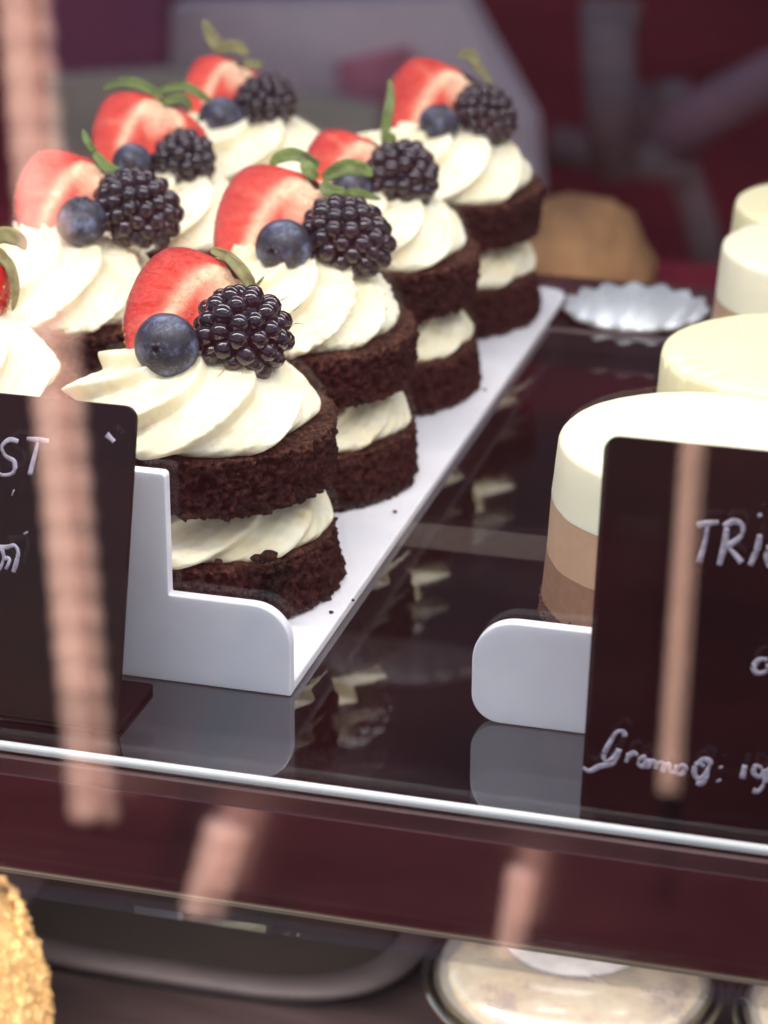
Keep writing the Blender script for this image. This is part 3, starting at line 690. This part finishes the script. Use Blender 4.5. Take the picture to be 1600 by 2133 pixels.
# ------------------------------------------------------------------ lower shelf: cups and crumb cake
CUPP = glass_mat('clear_plastic', .10, (.97, .96, .95), .05)
LIDP = glass_mat('clear_lid', .16, (.93, .93, .95), .2, frost=.13)
LIDREFL = simple('frosted_lid_top', (.45, .42, .44), .3, var=.15, nscale=200)  # grey reflection on the lid's flat top, put into its colour
def filling_mat():
    m, nt, N, L, P = mat('cup_dessert'); t = tex(nt, 'ShaderNodeTexNoise', 55, 7, .7)
    r = ramp(nt, t.outputs[0], [(.38, (.34, .17, .08)), (.46, (.72, .52, .24)), (.6, (.84, .70, .38)), (.75, (.86, .78, .52))]); L.new(r.outputs[0], P.inputs['Base Color'])
    b = bump(nt, t.outputs[0], .6, .15); L.new(b.outputs[0], P.inputs['Normal']); return m
FILLM = filling_mat()
def cup(cx_px, cy_px, rim_z, R, label):
    c = at_z(cx_px, cy_px, rim_z); zf = -20.3; h = rim_z-zf
    root = empty('dessert_cup', (c[0], c[1], zf)); tag(root, label, 'dessert cup', 'lidded dessert cups on the lower shelf')
    mesh_obj('cup_wall', [], [], CUPP, root) if False else None
    def shell(prof, th): return prof+[(r-th, z) for r, z in reversed(prof)]
    V, F = lathe(shell([(R*.66, 0), (R*.72, h*.4), (R*.86, h-.3), (R*.9, h-.05)], .06)); mesh_obj('cup_wall', V, F, CUPP, root)
    fr = []
    for k in range(14):
        t = k/13; fr.append((max(.01, R*.885*math.cos(t*PI/2)**.6), h-.5+1.25*math.sin(t*PI/2)))
    V, F = lathe([(.01, .1), (R*.64, .1), (R*.83, h-1.1)]+fr, 120)
    V = [(v[0], v[1], v[2]+(.12*fn(v[0], v[1], v[2], 1.2, 3) if v[2] > h-.8 else 0)) for v in V]
    mesh_obj('dessert_filling', V, F, FILLM, root)
    rim = [(R*.93, h-.25), (R, h-.15), (R*1.01, h), (R*.96, h+.1), (R*.90, h+.06)]
    V, F = lathe(shell(rim, .07)); mesh_obj('lid_rim', V, F, glass_mat('lid_rim_plastic', .35, (.75, .74, .72), .12), root)
    dome = [(R*.90, h+.05)]+[(R*(.48+.41*math.cos(t)), h+.1+1.35*math.sin(t)) for t in np.linspace(.05, PI/2, 16)]+[(R*.44, h+1.45)]
    V, F = lathe(shell(dome, .05)); lid = mesh_obj('dome_lid', V, F, LIDP, root)
    V, F = lathe([(.01, h+1.36), (R*.47, h+1.36), (R*.48, h+1.41), (R*.47, h+1.46), (.01, h+1.44)], 64); mesh_obj('lid_disc', V, F, LIDREFL, root)
    return root
cup(1195, 2035, -15.0, 4.6, 'clear domed cup of cream dessert under the rail, fully between the cards')
cup(1850, 2120, -15.0, 4.6, 'second domed dessert cup, mostly cut by the right photo edge')
def crumb_cake():
    c = at_z(-272, 2000, -16); root = empty('crumb_cake', (c[0], c[1], -20.3)); tag(root, 'golden crumb covered cake at the lower left corner', 'cake')
    R, H = 5.6, 6.3; rnd = random.Random(8)
    body = lathe([(.01, 0), (R, 0), (R*.97, H*.5), (R*.86, H-.9), (R*.7, H-.3), (R*.3, H), (.01, H)], 90)
    mesh_obj('cake_body', body[0], body[1], GOLDCRUMB, root); parts = []
    for k in range(2600):
        an = rnd.uniform(0, 2*PI); t = rnd.random()
        if t < .8: z = rnd.uniform(0, H-.6); r = R*(1-.03*z/(H*.5)) if z < H*.5 else R*(.97-.11*(z-H*.5)/(H*.5-.9))
        else: q = rnd.random(); r = R*.86*math.sqrt(q); z = H-.9*q
        s = rnd.uniform(.07, .22); v, f = ico(s, 1, (r*math.cos(an), r*math.sin(an), z)); v = [(p[0]+rnd.uniform(-.35, .35)*s, p[1]+rnd.uniform(-.35, .35)*s, p[2]+rnd.uniform(-.35, .35)*s) for p in v]; parts.append((v, f, 0))
    V, F, I = join(parts); mesh_obj('crumb_coating', V, F, GOLDCRUMB, root, smooth=False)
crumb_cake()
# rounded grey dish low behind the lower shelf
P = at_z(560, 1890, -20.2)
V = []; F = []
def dish(px, py, z, rx, ry, h, m, label, name='serving_dish', rimw=1.2):
    c = at_z(px, py, z); root = empty(name, (c[0], c[1], z)); tag(root, label, 'dish')
    n = 96
    def ringp(ax, ay, zz, e=.5): return [(ax*abs(math.cos(a))**e*math.copysign(1, math.cos(a)), ay*abs(math.sin(a))**e*math.copysign(1, math.sin(a)), zz) for a in [2*PI*(i+.5)/n for i in range(n)]]
    rings = [ringp(rx-rimw*2, ry-rimw*2, 0), ringp(rx-rimw*1.3, ry-rimw*1.3, h*.8), ringp(rx-rimw, ry-rimw, h), ringp(rx, ry, h), ringp(rx, ry, h-.3), ringp(rx-rimw*1.1, ry-rimw*1.1, h*.6), ringp(rx-rimw*1.6, ry-rimw*1.6, -.01)]
    V = [v for r in rings for v in r]; F = []
    for k in range(len(rings)-1):
        for i in range(n): j = (i+1) % n; F.append((k*n+i, k*n+j, (k+1)*n+j, (k+1)*n+i))
    F.append(tuple(range(n-1, -1, -1)))
    o = mesh_obj('rim', V, F, m, root)
    q = [(x, y, .05) for x, y, z in ringp(rx-rimw*1.95, ry-rimw*1.95, 0)]
    mesh_obj('floor', *prism([(a, b_) for a, b_, _ in q], 'z', .02, .35), simple('dark_liner', (.035, .024, .022), .8), root, smooth=False)
    return root
dish(490, 1850, -20.2, 8.5, 8.5, 1.6, simple('grey_ceramic', (.075, .056, .062), .6), 'grey rounded dish on the lower shelf, under the rail', rimw=1.0)
def scallop(name, px, py, z, R, h, n, label, m=FOIL):
    c = at_z(px, py, z); V = []; K = n*12
    for zz, e in ((0, .93), (h*.5, 1.0), (h, .97)):
        for i in range(K):
            a = 2*PI*i/K; r = R*e+.10*math.sin(n*a)*(.5+zz/h*.6); V.append((r*math.cos(a), r*math.sin(a), zz+.06*math.sin(n*a)*(zz/h)))
    F = [(k*K+i, k*K+(i+1) % K, (k+1)*K+(i+1) % K, (k+1)*K+i) for k in range(2) for i in range(K)]+[tuple(range(K-1, -1, -1)), tuple(2*K+i for i in range(K))]
    o = mesh_obj(name, V, F, m, loc=c); tag(o, label, 'cake board'); return o
scallop('foil_board', 850, 1340, -20.2, 4.6, .5, 26, 'dim foil board added under the glass for the ruffled reflection between the trays', simple('reflected_foil', (.35, .33, .34), .35, metal=.5))  # added board imitating a grey ruffled reflection in the shelf
scallop('foil_board', 1325, 652, .0, 2.5, .3, 15, 'bright silver scalloped board beyond the tray end, under the tan cake')
# tan cake behind the board
rc = mesh_obj('rear_counter', *box(-60, 60, 52, 78, -14, -12), MAROON, smooth=False); tag(rc, 'dark maroon counter behind the case carrying the tan cake', 'counter')
c = at_z(1195, 585, -12)
body = lathe([(.01, 0), (3.2, 0), (3.25, .8), (2.9, 1.7), (2.1, 2.7), (1.3, 3.3), (.5, 3.5), (.01, 3.52)], 96)
V = [(1.3*(v[0]+.3*fn(*v, .8, 3)), 1.3*(v[1]+.3*fn(*v, .7, 3)), 1.3*(v[2]+.25*fn(*v, .6, 2))) for v in body[0]]
o = mesh_obj('tan_cake', V, body[1], simple('tan_glaze', (.38, .19, .075), .7, var=.4, nscale=30), loc=(c[0], c[1], -12)); tag(o, 'domed tan cake on the rear counter, beyond the bright scalloped board', 'cake')

# shelf support strips beyond the glass
o = mesh_obj('shelf_bracket', *box(-30, 60, 29.4, 31.5, -1.4, -.3), DARK, smooth=False); tag(o, 'dark bracket strip behind the glass shelf', 'bracket')
rs = mesh_obj('rear_sill', *box(-60, 70, 31.6, 35.4, -1.6, -.02), simple('rear_sill_wood', (.055, .022, .024), .3, var=.3), smooth=False); tag(rs, 'dark maroon sill behind the shelf carrying the silver board', 'sill')

# ------------------------------------------------------------------ blurred room behind
def quadbox(corners_px, y, th, m, name, label, cat, rz=0):
    P = [at_y(px, py, y) for px, py in corners_px]
    pts = [(p[0], p[2]) for p in P]; V, F = prism(pts, 'y', y, y+th)
    o = mesh_obj(name, V, F, m, smooth=False); fix_normals(o); bevel(o, .2); tag(o, label, cat); return o
quadbox([(350, 15), (960, 0), (1010, 90), (1105, 260), (1115, 420), (640, 420), (345, 300)], 200, 5, simple('grey_board', (.84, .60, .58), .8, var=.1, nscale=10), 'poster_board', 'large blurred pale mauve board behind the cakes', 'board')
quadbox([(700, 130), (850, 95), (870, 300), (720, 300)], 198.8, .8, simple('rose_print', (.55, .17, .20), .8, var=.5, nscale=14), 'poster_print', 'blurred rose print fixed on the pale mauve board', 'print')
quadbox([(95, 165), (345, 150), (640, 200), (780, 230), (780, 560), (95, 560)], 180, 3, simple('beige_carton', (.50, .38, .28), .8, var=.2, nscale=8), 'beige_carton', 'blurred beige carton below the mauve board, behind the strawberries', 'carton')
quadbox([(90, -60), (340, -60), (335, 155), (85, 175)], 190, 3, simple('plum_panel', (.22, .045, .095), .8), 'plum_panel', 'blurred plum coloured panel at the upper left', 'panel')
# grey chair
ch = empty('grey_chair', tuple(at_y(1300, 300, 215))); tag(ch, 'blurred grey chair behind the case at the upper right', 'chair')
GC = simple('grey_chair_paint', (.22, .15, .14), .8, var=.2)
def chair_part(name, pp, r):
    c0 = at_y(1300, 300, 215); P = [at_y(px, py, 215+dy)-c0 for px, py, dy in pp]; v, f = tube(P, r*1.45, 12); mesh_obj(name, v, f, GC, ch)
chair_part('leg', [(1265, 30, 0), (1270, 200, 0), (1285, 360, 1)], 2.0)
chair_part('leg', [(1400, 170, 4), (1400, 300, 4), (1455, 450, 4), (1480, 560, 4)], 1.3)
chair_part('crossbar', [(1150, 300, 2), (1290, 330, 2), (1440, 345, 2)], 1.6)
chair_part('crossbar', [(1215, 30, 3), (1330, 35, 3)], 1.2)
chair_part('seat', [(1270, 210, 6), (1360, 250, 6), (1390, 330, 6)], 2.4)
pp = [at_y(px, py, 210) for px, py in ((1395, 300), (1470, 235), (1600, 165), (1720, 110))]
v, f = tube(pp, 2.8, 12); o = mesh_obj('hand_rail', v, f, simple('lilac_rail', (.25, .12, .14), .8)); tag(o, 'blurred lilac grey rail slanting up at the right edge', 'rail')

# ------------------------------------------------------------------ sunlit posts outside, behind the camera, mirrored by the glass
def post(top, bot, plane, yd, width_px, label, beads=True, col=(.92, .54, .45)):
    """top/bot: where the mirror image falls; plane: y of the mirror; yd: y where the post stands"""
    pts = []
    for p in (top, bot):
        v = at_y(p[0], p[1], 2*plane-yd); pts.append(Vector((v[0], yd, v[2])))
    root = empty('pink_post', tuple(pts[1])); tag(root, label, 'post', 'sunlit pink posts outside the case')
    w = width_px/FPX*depth(at_y(bot[0], bot[1], 2*plane-yd))
    ax = (pts[0]-pts[1]); L = ax.length; a = ax.normalized(); m = simple('pink_brick', col, .7, var=.12, nscale=20)
    n = max(8, int(L/(w*.16))); P = [ax*(k/n) for k in range(n+1)]; per = w*.8
    V1, F1 = tube(P, [w*.40*(1+.045*math.sin(2*PI*(k/n*L)/per)) for k in range(n+1)], 24); mesh_obj('shaft', V1, F1, m, root)
    if beads:
        off = Vector((w*.60, .4, 0)); m2 = simple('pink_rope', tuple(q*.62 for q in col), .8, var=.3, nscale=25)
        V, F = tube([p+off for p in P], [w*.17*(1+.22*math.sin(2*PI*(k/n*L)/per)) for k in range(n+1)], 16); mesh_obj('rope', V, F, m2, root)
    return root
post((20, -160), (180, 1700), -8.2, -165, 92, 'long sunlit pink post, mirrored over the left black card')
post((1440, 860), (1385, 1650), -8.2, -168, 42, 'slim sunlit pink post, mirrored in the right black card', col=(.66, .40, .32))
post((505, 1655), (455, 1830), ZL-.35, -168, 78, 'short sunlit pink post, mirrored in the rail left of centre')
post((1110, 1740), (1085, 1910), ZL-.35, -165, 50, 'short narrow sunlit pink post, mirrored in the rail right of centre')
